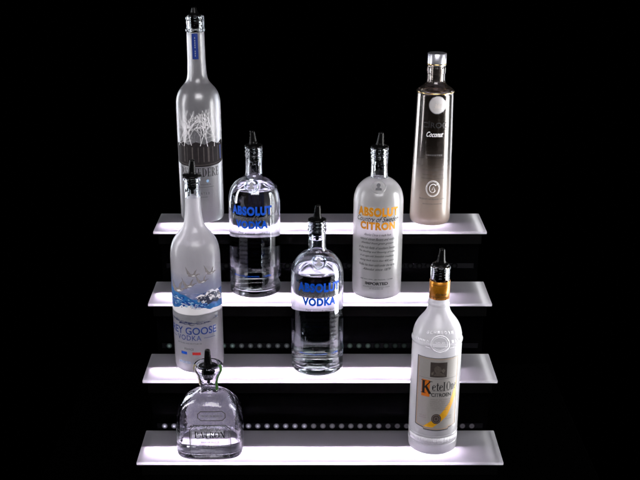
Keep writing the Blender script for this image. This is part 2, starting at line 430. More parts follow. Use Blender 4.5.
# ------------------------------------------------------------------ the lighted display shelf
disp = thing('lighted_bottle_display', 'stepped black four-tier display with glowing white frosted shelves under the bottles', 'display shelf', (0, 0, 0))
sx = WID/2
def cbox(name, m, parent, *a, bev=0):
    bm = bmesh.new(); box(bm, *a)
    if bev: bevel(bm, bev)
    return from_bm(name, bm, m, parent)
for i in range(4):
    y0, zt = i*RUN, Z0 + i*RISE
    bm = bmesh.new(); fs = box(bm, -sx, sx, y0, y0 + DEPTH, zt - .0045, zt)
    fs[0].material_index = 1
    bmesh.ops.bevel(bm, geom=[e for e in bm.edges if all(f.material_index == 0 for f in e.link_faces)], offset=.0007, segments=2, affect='EDGES')
    from_bm('shelf', bm, [M['plate'], M['sheet']], disp)
    # light tray below it: black outside, white inside
    bm = bmesh.new(); zb, zr = zt - .024, zt - .0047; th = .002; tx = sx - .009
    ya, yb = y0 + .0015, y0 + DEPTH - .0015
    box(bm, -tx, tx, ya, yb, zb, zb + th)
    box(bm, -tx, tx, ya, ya + .0035, zb + th, zr); box(bm, -tx, tx, yb - th, yb, zb + th, zr)
    box(bm, -tx, -tx + th, ya + .0035, yb - th, zb + th, zr); box(bm, tx - th, tx, ya + .0035, yb - th, zb + th, zr)
    c = Vector((0, (ya+yb)/2, (zb+zr)/2 + .004)); bm.normal_update()
    for f in bm.faces:
        m_ = f.calc_center_median()
        inside = abs(m_.x) < tx - .001 and ya + .001 < m_.y < yb - .001 and m_.z > zb + .001
        f.material_index = 1 if inside and f.normal.dot(c - m_) > 0 else 0
    tr = from_bm('light_tray', bm, [M['tray'], M['trayin']], disp)
    # strip of LEDs standing across the tray, throwing light forwards
    bm = bmesh.new(); yl = y0 + .0535
    box(bm, -sx + .013, sx - .013, yl, yl + .0015, zb + th + .0002, zt - .0072)
    x = -sx + .020
    while x < sx - .085:
        box(bm, x - .0022, x + .0022, yl - .0011, yl - .0001, zt - .0170, zt - .0130, 1); x += .0162
    from_bm('led_glow_strip', bm, [M['board'], M['led_glow']], tr)
    # risers
    zl = Z0 + (i-1)*RISE if i else 0.0
    yr = y0 + .0136 if i else .004
    cbox('riser_panel', M['riser'], disp, -sx + .012, sx - .012, yr, yr + .004, (zl - .006) if i else .0005, zb - .0004)
    for s in (-1, 1):
        xa = s*(sx - .0118); xb = s*(sx - .0160)
        cbox('side_panel', M['riser'], disp, min(xa, xb), max(xa, xb), yr + .0042, y0 + DEPTH + (.0 if i == 3 else -.0005), .0005 + i*.0, zb - .0004)
cbox('back_panel', M['riser'], disp, -sx + .0165, sx - .0165, 3*RUN + DEPTH - .006, 3*RUN + DEPTH - .002, .0005, Z0 + 3*RISE - .0246)
# rows of glowing beads added for the dots of LED light on each riser
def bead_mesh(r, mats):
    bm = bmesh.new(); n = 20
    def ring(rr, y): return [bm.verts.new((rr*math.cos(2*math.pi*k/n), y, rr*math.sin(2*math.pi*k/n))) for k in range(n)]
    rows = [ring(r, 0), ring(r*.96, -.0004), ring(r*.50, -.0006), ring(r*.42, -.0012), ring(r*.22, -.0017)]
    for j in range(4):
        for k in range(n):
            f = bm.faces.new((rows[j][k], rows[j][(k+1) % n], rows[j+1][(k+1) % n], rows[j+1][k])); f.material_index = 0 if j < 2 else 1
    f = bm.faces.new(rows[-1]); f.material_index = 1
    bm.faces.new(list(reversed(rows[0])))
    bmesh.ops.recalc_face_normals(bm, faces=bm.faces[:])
    me = bpy.data.meshes.new('led_glow'); bm.to_mesh(me); bm.free()
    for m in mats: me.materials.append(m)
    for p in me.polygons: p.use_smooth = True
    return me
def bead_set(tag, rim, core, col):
    """glowing bead: bright core with its blurred halo painted into the emission"""
    m, nt, out = mat('led_halo_' + tag)
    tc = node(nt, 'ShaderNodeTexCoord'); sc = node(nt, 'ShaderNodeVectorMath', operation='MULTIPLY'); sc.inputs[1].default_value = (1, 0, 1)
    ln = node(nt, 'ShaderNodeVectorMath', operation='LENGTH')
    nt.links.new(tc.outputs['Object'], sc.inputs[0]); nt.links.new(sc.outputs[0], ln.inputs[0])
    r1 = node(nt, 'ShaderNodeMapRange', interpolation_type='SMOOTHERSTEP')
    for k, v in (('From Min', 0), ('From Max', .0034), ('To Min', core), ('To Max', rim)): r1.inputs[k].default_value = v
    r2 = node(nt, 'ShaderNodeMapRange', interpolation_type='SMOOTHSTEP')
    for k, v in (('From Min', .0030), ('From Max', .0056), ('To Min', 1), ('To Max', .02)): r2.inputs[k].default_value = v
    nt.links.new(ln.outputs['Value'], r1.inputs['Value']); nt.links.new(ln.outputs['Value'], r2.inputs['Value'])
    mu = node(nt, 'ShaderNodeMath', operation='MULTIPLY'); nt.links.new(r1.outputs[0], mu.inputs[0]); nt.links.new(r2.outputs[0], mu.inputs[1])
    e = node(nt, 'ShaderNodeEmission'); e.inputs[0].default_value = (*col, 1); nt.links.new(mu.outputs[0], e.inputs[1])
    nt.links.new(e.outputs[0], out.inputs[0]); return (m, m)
LEVELS = {0: [bead_set('bright', .17, 1.1, (.80, .76, 1)), bead_set('medium', .16, .60, (.80, .76, 1)), bead_set('low', .10, .16, (.88, .82, 1)), bead_set('weak', .06, .05, (.9, .82, 1))],  # bead glow set by hand, row by row and fading to the right
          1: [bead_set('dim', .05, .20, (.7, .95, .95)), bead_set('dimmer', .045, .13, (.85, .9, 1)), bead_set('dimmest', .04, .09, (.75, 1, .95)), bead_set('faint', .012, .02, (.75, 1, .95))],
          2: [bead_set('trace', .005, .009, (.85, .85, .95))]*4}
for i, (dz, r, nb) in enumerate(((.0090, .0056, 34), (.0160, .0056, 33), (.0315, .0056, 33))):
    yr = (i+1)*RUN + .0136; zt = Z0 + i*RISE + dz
    st = cbox('led_glow_strip', M['board'], disp, -sx + .02, sx - .02, yr - .0010, yr - .0002, zt - .0046, zt + .0046)
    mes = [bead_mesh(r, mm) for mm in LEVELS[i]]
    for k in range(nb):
        o = bpy.data.objects.new('led_glow', mes[min(3, int(k/nb*4.4))]); COL.objects.link(o); o.parent = st
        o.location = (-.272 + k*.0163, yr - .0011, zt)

# the counter it stands on
bm = bmesh.new(); box(bm, -.50, .50, -.20, .62, -.03, 0); bevel(bm, .003)
ct = from_bm('counter', bm, M['counter']); ct['kind'] = 'structure'

# ------------------------------------------------------------------ bottles
GROUP = 'spirit bottles standing on the lighted shelves'
def at(cx, cy_, tier): return (cx*MM, cy_*MM, Z0 + tier*RISE + .0003)

# ---- blue-lettered clear bottles and their frosted orange-lettered sister
def standard_profile(rb):
    return [(.4, rb-5), (1.0, rb-2.8), (2.6, rb-.9), (6, rb-.1), (10, rb), (60, rb), (120, rb), (172, rb), (182, rb-1), (192, rb-3.6), (200, rb-8), (207, rb-14.2), (211.5, rb-20), (214.5, rb-25.5), (217, rb-28.6), (221, 15.2), (228, 14.7), (240, 14.6), (249, 14.6), (251, 14.8), (252.5, 16), (254.2, 16), (255.5, 14.7), (257.5, 14.7), (259, 16), (260.7, 16), (262, 14.8), (264, 14.8), (265.3, 15.6), (267, 15.6), (268.5, 14.6)]
PARA = ['This superb vodka', 'was distilled from grain grown', 'in the rich fields of southern Sweden', 'It has been produced at the famous', 'old distilleries near Ahus', 'in accordance with more than', '400 years of Swedish tradition', 'Vodka has been sold under the name', 'Absolut since 1879']
PARA_C = ['Absolut Citron is made from', 'natural citron flavors and vodka', 'distilled from grain grown', 'in the rich fields of southern Sweden', 'The distilling and flavoring of vodka', 'is an age-old Swedish tradition', 'dating back more than 400 years', 'Vodka has been sold under the name', 'Absolut since 1879']
def medallion(parent, surf, rot, rm, dark):
    z = 205.5; r = surf.rad(z); a = R(rot); tiltv = R(42)
    n = Vector((math.sin(a)*math.cos(tiltv), -math.cos(a)*math.cos(tiltv), math.sin(tiltv)))
    b = Round([(0, 1), (1, 1)])
    pr = [(-5, 0, 0), (-5, rm-1, 0), (1.2, rm, 0), (2.4, rm-.4, 0), (2.9, rm-1.2, 0), (2.6, rm-2.2, 0), (1.6, rm-3, 0), (1.4, rm-5, 0), (1.5, 0, 0)]
    o = loft('medallion', b, pr, M['clear'] if not dark else M['frostc'], parent, 48)
    o.location = Vector((r*math.sin(a), -r*math.cos(a), z))*MM
    o.rotation_euler = n.to_track_quat('Z', 'Y').to_euler()
    # bust in relief
    bm = bmesh.new(); pts = [(-.62,-.72),(.62,-.72),(.58,-.38),(.22,-.2),(.2,.0),(.36,.22),(.34,.52),(.12,.72),(-.16,.72),(-.36,.5),(-.4,.2),(-.24,.0),(-.24,-.2),(-.56,-.36)]
    vs = [bm.verts.new((x*(rm-4), y*(rm-4), 1.8)) for x, y in pts]; f = bm.faces.new(vs)
    e = bmesh.ops.extrude_face_region(bm, geom=[f]); bmesh.ops.translate(bm, vec=(0, 0, 1.0), verts=[v for v in e['geom'] if isinstance(v, bmesh.types.BMVert)])
    bmesh.ops.scale(bm, vec=(MM,)*3, verts=bm.verts[:]); bmesh.ops.recalc_face_normals(bm, faces=bm.faces[:])
    p = from_bm('portrait_relief', bm, M['grey'] if dark else M['midgrey'], o)
    # keep the head upright
    up = Vector((0, 0, 1)); zax = n; xax = up.cross(zax).normalized(); yax = zax.cross(xax)
    o.rotation_euler = Matrix((xax, yax, zax)).transposed().to_euler()
def standard_bottle(label, loc, rb, rot, word, ink, script_ink, para, glass_m, level, dark, tilt=(0, 0), lean=(6, 20), mwide=60, pwide=1.0):
    t = thing('vodka_bottle', label, 'bottle', loc, GROUP, tilt)
    s = Round(standard_profile(rb))
    frost = glass_m != 'clear'
    o = bottle_shell(s, 10.4, 3.2, 11, glass_m, t, level=level, punt=4)
    if frost:                                   # the neck is left clear above the etched body
        for p in o.data.polygons:
            if p.material_index == 0 and p.center.z > .2165: p.material_index = 2
    P = lambda n, sh, m, off=.25: printed(n, sh, m, t, s, rb, off, rot)
    P('brand_name', [text2d('ABSOLUT', 78, 16.5, 0, 163.5, .056, 0, 1.12)], ink, .45)
    P('script_line', [text2d('Country of Sweden', 82 if frost else 78, 12.5, 0, 149, .006, .5)], script_ink, .3)
    P('flavour_name' if frost else 'spirit_name', [text2d(word, mwide, 14.5, 0, 138.2, .056, 0, 1.12)], ink, .48)
    lines = [text2d(x, (34 + 1.02*len(x)*pwide) if k else 50, 4.6, 0, 122 - k*8.0, .006 if frost else .0, .55) for k, x in enumerate(para)]
    P('story_text', lines, M['black'] if frost else M['dim'], .3)
    if frost:
        P('strength_line', [text2d('40% ALC./VOL. (80 PROOF)  1 LITER', 62, 2.4, 0, 38.4, .01)], M['black'], .3)
        P('import_line', [text2d('IMPORTED', 42, 5.6, 0, 31, .045)], M['black'], .3)
        P('maker_line', [text2d('PRODUCED AND BOTTLED IN AHUS, SWEDEN', 50, 1.7, 0, 24.5, 0), text2d('BY VIN & SPRIT AB', 24, 1.7, 0, 21.5, 0)], M['grey'], .3)
    else:
        P('strength_line', [text2d('40% ALC./VOL. (80 PROOF)', 50, 3.0, -12, 41.5, .012), text2d('1 LITER', 15, 3.0, 29, 41.5, .012)], ink, .3)
    medallion(t, s, rot, 13.0, dark)
    pour_spout(t, 268.8, 15.6, lean, 10.2)
    return t
standard_bottle('clear bottle with blue block lettering on second shelf from top, left of orange-lettered bottle', at(-117.9, 272, 2), 45.8, -4.5, 'VODKA', M['blue'], M['grey'], PARA, 'clear', 196, False, (0, .3), (5, 250))
standard_bottle('clear bottle with blue block lettering in the middle of the third shelf down', at(-4.8, 161, 1), 45.2, 5.0, 'VODKA', M['blue'], M['grey'], PARA, 'clear', 182, False, (0, 0), (4, 40))
standard_bottle('frosted bottle with orange block lettering and script paragraph, second shelf from the top', at(102.7, 263.5, 2), 44.4, -3.5, 'CITRON', M['orange'], M['dim'], PARA_C, 'frostc', 205, True, (0, .4), (5, 60), 66)

# ---- tall frosted bottle with bare white trees
t = thing('vodka_bottle', 'tall frosted grey bottle with white bare trees and blue neck strip, on top shelf', 'bottle', at(-222, 386.8, 3), GROUP, (0, -.4))
s = Round([(.6, 33), (1.6, 36.5), (4, 39), (9, 40.3), (16, 40.5), (120, 40.8), (222, 40.6), (231, 39.6), (240, 37), (248, 32.5), (254.5, 27), (260, 22.4), (266, 19.4), (274, 17.8), (286, 17), (300, 16.5), (330, 16.2), (346, 16), (351.5, 16), (353, 17.9), (356.5, 17.9), (358, 16), (364, 15.9), (372, 16), (374, 17), (377, 17), (378.6, 16)])
bottle_shell(s, 11, 3.0, 13, 'frostg', t, level=258, punt=3)
rb = 40.8
br = []
random.seed(23)
def grow(x, z, a, L, wd, d):
    pts = [(x, z)]; bend = random.uniform(-.10, .10)
    for k in range(4):
        a += bend; x += math.sin(a)*L/4; z += math.cos(a)*L/4; pts.append((x, z))
    if z > 224 or abs(x) > 84: return
    br.append(stroke(pts, wd, wd*.8))
    if d == 0: return
    for sgn in (-1, 1):
        grow(x, z, a + sgn*random.uniform(.22, .52), L*random.uniform(.70, .86), wd*.80, d-1)
    if d > 1:
        m_ = pts[random.choice((1, 2, 3))]; grow(m_[0], m_[1], a + random.choice((-1, 1))*random.uniform(.5, .85), L*.62, wd*.6, d-2)
for x0, a0 in ((-72, .25), (-58, -.1), (-46, .45), (-30, .2), (-14, -.35), (2, .3), (16, -.3), (30, .1), (44, -.5), (58, -.15), (72, -.4)):
    grow(x0, random.uniform(146, 152), a0, random.uniform(19, 23), .95, 4)
printed('tree_drawing', br, M['white'], t, s, rb, .3, 4)
pal = [poly([(-62, 117), (-40, 112), (-15, 110), (15, 110), (40, 112), (62, 117), (62, 150), (50, 156), (38, 151), (24, 157), (10, 152), (-6, 157), (-20, 151), (-34, 157), (-50, 151), (-62, 155)])]
printed('building_drawing', pal, principled('smoke_ink', (.018, .015, .016), .6, spec=.1, noise=.4, scale=200), t, s, rb, .12, 4)
printed('building_columns', [poly([(x-w_, 119), (x+w_, 119), (x+w_, 147), (x-w_, 147)]) for x, w_ in ((-50, .8), (-41, .5), (-30, 1.0), (-24, .4), (-13, 1.2), (-2, .6), (8, .9), (17, 1.8), (26, .6), (38, .9), (50, 1.4))] + [stroke([(-60, 118), (-30, 114.5), (0, 113.5), (30, 114.5), (60, 118)], 1.0)], M['umber'], t, s, rb, .22, 4)
printed('building_columns', [poly([(45, 120), (48, 120), (48, 146), (45, 146)])], M['blue2'], t, s, rb, .24, 4)
printed('brand_name', serif('BELVEDERE', 78, 16.5, 0, 99.5), M['black'], t, s, rb, .3, 3)
printed('emblem', [poly(ellipse(0, 0, 1, 1))[0:1] and (([(x*2.6 + 14, z*3.0 + 83) for x, z in ellipse(0, 0, 1, 1, 6)]), [list(range(6))])], M['skyblue'], t, s, rb, .3, 3)
printed('small_text', [text2d('POLISH VODKA', 40, 2.2, 0, 76.5), stroke([(-26, 71.5), (26, 71.5)], .5), text2d('IMPORTED', 34, 4.2, 0, 59.5, .01, 0, 1.9), text2d('PRODUCT OF POLAND', 26, 1.8, 0, 52.5)], M['grey'], t, s, rb, .3, 3)
ns = Round([(z, 16.55) for z in (290, 300, 340, 360)])
printed('neck_strip', [poly([(-5.6, 304), (5.6, 304), (5.6, 350), (-5.6, 350)])], principled('navy_foil', (.004, .022, .16), .4, noise=.2), t, s, 16.3, .3, 0)
printed('neck_lettering', serif('BELV', 1, 1, 0, 0)[0:0] + [poly([(-.7, z), (.7, z), (.7, z+2.6), (-.7, z+2.6)]) for z in (309, 313, 317, 324, 328, 332, 336, 341)], M['midgrey'], t, s, 16.3, .38, 0)
pour_spout(t, 378.9, 12.0, (3, 300), 10.8, 15, 24)
for_clear = [o for o in t.children if o.name.startswith('glass_body')][0]
for p in for_clear.data.polygons:
    if p.material_index == 0 and p.center.z > .3515: p.material_index = 2

# ---- round-shouldered frosted bottle with geese over a blue sea
t = thing('vodka_bottle', 'frosted white bottle with flying geese over blue sea, left end of third shelf down', 'bottle', at(-212.6, 169.5, 1), GROUP, (0, -.5))
s = Round([(.5, 37), (1.3, 39.8), (3.4, 41.8), (8, 42.8), (16, 43), (100, 43), (200, 42.8), (212, 42.2), (223, 40.4), (232, 37.2), (239.5, 32.6), (246, 27.2), (252, 22.4), (259, 18.6), (268, 16), (280, 14.2), (295, 13.2), (315, 12.9), (333, 12.8), (335, 13.9), (341, 13.9), (343, 12.8)])
o = bottle_shell(s, 9.6, 2.8, 10, 'frost', t, level=232, punt=4)
for p in o.data.polygons:
    if p.material_index == 0 and p.center.z > .3085: p.material_index = 2
rb = 43.0; RT = -14
P = lambda n, sh, m, off=.25, rot=RT: printed(n, sh, m, t, s, rb, off, rot)
P('sky_tint', [poly([(-75, 118), (75, 118), (75, 186), (-75, 186)])], alpha_ink('sky_tint', (.16, .27, .62), .8, .0, .128, .184), .08)
sea = [(-75, 158), (-52, 157), (-40, 153), (-28, 152), (-18, 147), (-6, 146), (6, 139), (18, 137), (30, 130), (44, 127), (60, 124), (74, 123), (74, 116), (40, 120), (22, 123), (12, 129), (0, 127), (-10, 129), (-20, 122), (-34, 118), (-48, 121), (-60, 118), (-75, 121)]
P('sea', [poly(sea)], M['seablue'], .16)
wl = []
for k in range(60):
    x = random.uniform(-70, 20); z = 152 - .28*(x + 70)*.9 - random.uniform(0, 24) * (1 - (x+70)/150); l = random.uniform(5, 15)
    wl.append(stroke([(x, z), (x + l*.35, z + random.uniform(-.6, 1.2)), (x + l*.7, z - .9), (x + l, z - random.uniform(.6, 2))], random.uniform(.5, 1.5), .3))
P('dark_waves', wl[:34], M['blue2'], .24); P('pale_waves', wl[34:48], M['skyblue'], .26); P('whitecaps', wl[48:], M['white'], .28)
P('foam', [poly([(-75, 121), (-60, 118), (-48, 121), (-34, 118), (-20, 122), (-10, 129), (0, 127), (12, 129), (22, 123), (40, 120), (74, 116), (74, 110), (40, 112), (10, 110), (-20, 110), (-50, 112), (-75, 115)])], M['white'], .14)
rocks = [[(14, 141), (22, 146), (28, 144), (34, 151), (42, 152), (48, 148), (56, 150), (62, 143), (68, 138), (66, 131), (54, 128), (44, 131), (34, 127), (26, 133), (18, 136)]]
P('rocks', [poly(q) for q in rocks], principled('rock_print', (.03, .035, .07), .5, noise=.6, scale=260), .28)
P('rock_snow', [poly([(12, 142), (22, 147.5), (29, 145.5), (35, 152.6), (44, 153.6), (49, 149.6), (57, 151.4), (63, 145), (58, 147), (52, 146.5), (46, 149), (38, 149), (31, 142.6), (24, 144)]), poly([(36, 140), (42, 144), (47, 142), (50, 136), (44, 138), (40, 134)]), poly([(54, 138), (60, 141), (66, 136), (70, 128), (60, 131)]), poly([(22, 134), (27, 137), (32, 134), (29, 131), (24, 131)])], M['white'], .34)
def facets(n, x0, x1, zf, r0, r1):
    out = []
    for k in range(n):
        x = random.uniform(x0, x1); lo, hi = zf(x); z = random.uniform(lo, hi); r = random.uniform(r0, r1); a = random.uniform(0, 6.3)
        q = [(x + r*math.cos(a + d)*random.uniform(.5, 1.2), z + .62*r*math.sin(a + d)*random.uniform(.5, 1.2)) for d in (0, 1.3, 2.7, 4.2, 5.2)]
        out.append(poly(q))
    return out
rk = lambda x: (131 + abs(x - 40)*.10, 140 + 11*max(0, math.sin((x - 10)/58*3.14)))
P('rock_facets', facets(26, 16, 66, rk, 1.2, 3.2), M['midgrey'], .36)
P('rock_facets', facets(22, 14, 68, rk, 1.0, 2.6), M['white'], .40)
P('rock_facets', facets(20, 16, 66, rk, 1.0, 2.4), M['navy'], .44)
sf = lambda x: (123, 152 - .30*(x + 70)*.62)
P('sea_facets', facets(44, -70, 30, sf, 1.5, 4.5), M['blue2'], .26)
P('sea_facets', facets(30, -70, 40, sf, 1.2, 3.4), M['skyblue'], .30)
P('water_patches', [poly([(10, 128), (20, 131), (30, 127), (22, 125)]), poly([(46, 124), (58, 128), (70, 125), (58, 121)]), poly([(30, 121), (40, 123), (46, 120), (38, 118)])], M['seablue'], .3)
def goose(cx, cz, k, up=1, lean=0):
    return [poly([(cx + x*k, cz + z*k*up + lean*x*k) for x, z in q]) for q in (
        [(-9, -1.4), (-6, 1.6), (-1, 2.6), (4, 2.2), (9, 4.2), (12, 4.0), (12.2, 3.0), (9.5, 2.8), (5, -.8), (-1, -2.6), (-6, -2.6)],
        [(-3, 1.8), (-9, 9), (-13, 15), (-11, 8), (-10, 2), (-7, 0)],
        [(0, 2), (3, 8), (7, 12), (4.6, 5), (4, 1.6)])]
gs = goose(-20, 153, 1.6) + goose(3, 163, 1.1, 1, .1) + goose(10, 182, 1.0, 1, -.1) + goose(26, 170, .95) + goose(42, 183, 1.0, 1, -.15)
P('geese', gs, M['gooseink'], .4)
P('goose_bellies', [poly([(x - 3*k, z - .6*k), (x + 2*k, z + 1*k), (x + 5*k, z), (x, z - 1.6*k)]) for x, z, k in ((-20, 153, 1.5), (3, 163, 1.05), (10, 182, .95), (26, 170, .9), (42, 183, .95))], M['white'], .46)
# big pale goose printed on the far left flank
P('large_goose', [poly([(-62, 150), (-58, 168), (-59, 182), (-63, 190), (-70, 192), (-74, 188), (-68, 184), (-68, 170), (-72, 156)])], M['white'], .2)
arc = lambda z: [(x, z - 7*math.cos(x/52*1.55)) for x in range(-54, 57, 6)]
P('clear_window', [poly([(-56, 110)] + arc(101) + [(56, 110)])], principled('window_print', (.22, .22, .24), .5, noise=.3, scale=90), .2)
dk = []
for k in range(34):
    x = random.uniform(-54, 54); z = 100 - 7*math.cos(x/52*1.55) + random.uniform(-1, 4.0); l = random.uniform(5, 13)
    dk.append(stroke([(x-l/2, z), (x, z + random.uniform(-1, .6)), (x+l/2, z + random.uniform(-.8, 1.4))], random.uniform(.8, 2.4), .4))
P('shoreline', dk, principled('navy_ink', (.012, .02, .09), .5, noise=.3), .3)
P('brand_name', [text2d('GREY GOOSE', 104, 13.5, -3, 80.5, .012)], M['blue2'], .3)
P('spirit_name', [text2d('VODKA', 45, 9.5, -3, 67.5, .004, 0, 1.12), stroke([(24, 67), (46, 67)], .7), stroke([(-52, 67), (-29, 67)], .7)], M['blue2'], .3)
P('small_text', [text2d('DISTILLED AND BOTTLED IN', 46, 2.4, -3, 57), text2d('FRANCE', 17, 4.0, -3, 46.5, .012, 0, 1.2)], M['grey'], .3)
P('flag_blue', [poly([(-19, 36), (-7, 36), (-7, 41), (-19, 41)])], M['blue'], .3)
P('flag_red', [poly([(3, 36), (17.5, 36), (17.5, 41), (3, 41)])], M['red'], .3)
P('base_text', [text2d('IMPORTED  1 LITER', 44, 4, -3, 21, .005)], M['skyblue'], .3)
pour_spout(t, 343.6, 16.2, (4, 100), 9.0, 28, 22)

# ---- smoky tapering bottle with silver cap
t = thing('vodka_bottle', 'slim dark bottle with silver cap and round silver seal, on top shelf at right', 'bottle', at(205.6, 368.4, 3), GROUP, (0, .9))
s = Round([(.6, 31), (1.6, 34), (4, 36), (9, 37.2), (16, 37.4), (60, 36.7), (100, 36), (154, 34.9), (200, 33.8), (240, 32.9), (244, 32.8), (246, 33.7), (248.6, 33.7), (250, 32.4), (252, 30), (254.5, 26.4), (258, 21.6), (262, 18.2), (267, 16.3), (273, 15.8), (279, 15.9), (280.5, 16.8), (290, 16.8), (291.5, 15.9), (294, 15.6)])
bottle_shell(s, 11, 3.2, 9, 'ombre', t, level=246, punt=2)
b1 = Round([(0, 1), (1, 1)])
o = loft('cap', b1, [(294.3, 0, 0), (294.3, 16.2, 0), (295, 16.9, 0), (298.3, 17.1, 0), (315.2, 17.0, 0), (316, 16.4, 0), (316.2, 15, 0), (316.2, 0, 0)], M['silver'], t, 64)
loft('cap_ring', b1, [(295.4, 16.6, 0), (295.6, 17.5, 0), (297.6, 17.5, 0), (297.8, 16.6, 0)], M['gold'], o, 64)
rb = 34.0
loft('neck_ring', b1, [(246.4, 33.5, 0), (246.8, 34.2, 0), (247.9, 34.2, 0), (248.3, 33.5, 0)], M['gold'], t, 96, close_first=False, close_last=False)
sealp = ellipse(0, 227.5, 15.4, 15.6, 40)
printed('seal', [poly(sealp)], M['pearl'], t, s, rb, .45, 3, 2.0)
printed('seal_rim', [closed(ellipse(0, 227.5, 15.7, 15.9, 44), 1.0)], M['silver'], t, s, rb, .6, 3)
printed('seal_relief', [poly([(-6, 222), (-3, 232), (0, 226), (2, 233), (4, 226), (7, 231), (6, 221)]), stroke([(-8, 219), (8, 219)], .8)], principled('seal_shadow', (.5, .46, .44), .5), t, s, rb, .55, 3)
printed('brand_name', [text2d('CÎROC', 46, 12.5, 0, 192, .01)], M['black'], t, s, rb, .3, -2)
printed('flavour_name', [text2d('Coconut', 31, 9.5, 0, 174, .008, .5)], M['white'], t, s, rb, .3, -1)
printed('import_line', [text2d('IMPORTED', 28, 2.6, 0, 135.5, 0, 0, 1.6)], M['midgrey'], t, s, rb, .3, 0)
printed('small_text', [text2d('COCONUT FLAVORED VODKA', 44, 2.6, 0, 108, 0, 0, 1.1), text2d('MADE WITH VODKA', 40, 2.2, 0, 99, 0, 0, 1.1), text2d('DISTILLED FROM FINE', 44, 2.4, 0, 92, 0, 0, 1.1)], M['grey'], t, s, 36, .3, 0)
em = [outline(0, 73, 12.5, 15, .9), outline(0, 73, 10.8, 13.2, .6)]
em += [stroke([(7*math.cos(R(a))*k, 73 + 9*math.sin(R(a))*k) for a, k in zip(range(40, 330, 18), [1 - .015*j for j in range(17)])], 1.6, 1.0), stroke([(7, 79), (9, 84), (6, 81)], .9), stroke([(-2, 70), (1, 77), (4, 70), (2, 66)], .9)]
printed('emblem', em, M['white'], t, s, 36, .3, 0)
printed('base_text', [text2d('PRODUCT OF FRANCE  1 LITER', 50, 2.8, 0, 53, .006), text2d('35% ALC/VOL (70 PROOF)', 36, 2.6, 0, 43.5, .006)], M['grey'], t, s, 36.8, .3, 0)

# ---- frosted bottle with paper label and amber neck band
t = thing('vodka_bottle', 'frosted white bottle with amber neck band and paper label, on lowest shelf at right', 'bottle', at(191.5, 62, 0), GROUP, (0, .8))
s = Round([(.5, 35), (1.4, 38), (3.6, 40), (8, 41.1), (14, 41.3), (19, 41.4), (20.5, 40.7), (22, 41.4), (36, 41.4), (37.5, 40.8), (39, 41.4), (120, 41.4), (190, 41.3), (196, 41.2), (198.5, 42.3), (201.5, 42.3), (204, 41), (212, 40), (221, 37.4), (229, 33.4), (236, 28.4), (242, 23.6), (247.5, 20.2), (253, 18.3), (258, 17.4), (260, 18), (262.5, 18), (264, 17), (268, 16.6), (270, 16.2), (300, 16.1), (304, 15.7), (320, 15.6), (321.5, 16.2), (324, 16.2), (325.2, 15.4)])
o = bottle_shell(s, 10.8, 2.6, 12, 'frostk', t, level=228, punt=3)
for p in o.data.polygons:
    if p.material_index == 0 and p.center.z > .296: p.material_index = 2
loft('neck_band', b1, [(270.5, 16.3, 0), (270.8, 16.9, 0), (300.8, 16.8, 0), (301.2, 16.3, 0)], M['amber'], t, 72, close_first=False, close_last=False)
bs = Round([(z, 16.9) for z in (265, 275, 300, 310)])
printed('band_lettering', [text2d('CITROEN', 24, 3.2, 3, 280, .012), stroke([(-20, 296), (20, 296)], .6), stroke([(-20, 275), (20, 275)], .6)], M['black'], t, bs, 16.9, .25, 6)
rb = 41.4; RT = 1
P = lambda n, sh, m, off=.25, par=t, rot=RT: printed(n, sh, m, par, s, rb, off, rot)
lab = [(-38, 55), (-22, 52), (-21, 49), (0, 48.2), (21, 49), (22, 52), (38, 55), (38, 179), (-38, 179)]
lb = P('paper_label', [poly(lab)], M['paper'], .25)
P('label_border', [closed(lab, 1.5)], M['black'], .42, lb); P('label_border', [closed([(x*.94, 115 + (z-115)*.965) for x, z in lab], .5)], M['orange'], .40, lb)
diag = [(-22, 54), (-6, 53.5), (18, 74), (35.5, 108), (35.5, 136), (22, 98), (6, 78)]
P('diagonal_stripe', [poly(diag)], M['yellow'], .36, lb)
pq = P('portrait_panel', [poly([(-14, 145), (14, 145), (14, 171.5), (-14, 171.5)])], principled('engraving_brown', (.045, .035, .032), .5, noise=.5, scale=300), .4, lb)
P('portrait_figure', [poly([(-9, 148), (-4, 152), (-7, 156), (-8, 161), (-3, 166), (3, 163), (5, 158), (2, 154), (10, 150), (11, 147)])], principled('engraving_tan', (.085, .07, .06), .5, noise=.6, scale=420), .46, lb)
P('portrait_figure', [poly([(4, 157), (8, 161), (11, 157), (8, 152)]), poly([(-12, 153), (-8, 155), (-9, 149), (-12, 148)])], principled('engraving_pale', (.11, .095, .08), .5, noise=.5, scale=420), .48, lb)
P('label_rule', [stroke([(-34, 142.4), (34, 142.4)], .5), stroke([(-12, 120.2), (24, 120.2)], .35)], M['grey'], .4, lb)
P('initial_panel', [poly([(-28, 109), (-13.5, 109), (-13.5, 139), (-28, 139)])], M['darkorange'], .38, lb)
P('brand_initial', serif('K', 19, 23, -19, 126), M['black'], .5, lb)
P('brand_name', serif('etel', 22, 15.5, 1.5, 128.5, .05) + serif('One', 20, 15.5, 24.6, 128.5, .05), M['black'], .46, lb)
P('flavour_name', [text2d('CITROEN', 34, 6.6, 6.5, 113.2, .02)], M['black'], .42, lb)
P('small_text', [text2d(x, wd, 2.2, 6, 104.5 - 3.7*k) for k, (x, wd) in enumerate((('IMPORTED VODKA', 34), ('INSPIRED BY TRADITIONAL', 35), ('RECIPES OF THE NOLET FAMILY', 36), ('DISTILLERY IN SCHIEDAM', 34), ('HOLLAND ANNO 1691', 30), ('CITRUS FLAVORED', 26)))], M['brown'], .44, lb)
P('seal', [poly(ellipse(-.5, 69.5, 8.2, 9.2))], principled('seal_brown', (.05, .035, .03), .5, noise=.4, scale=300), .44, lb)
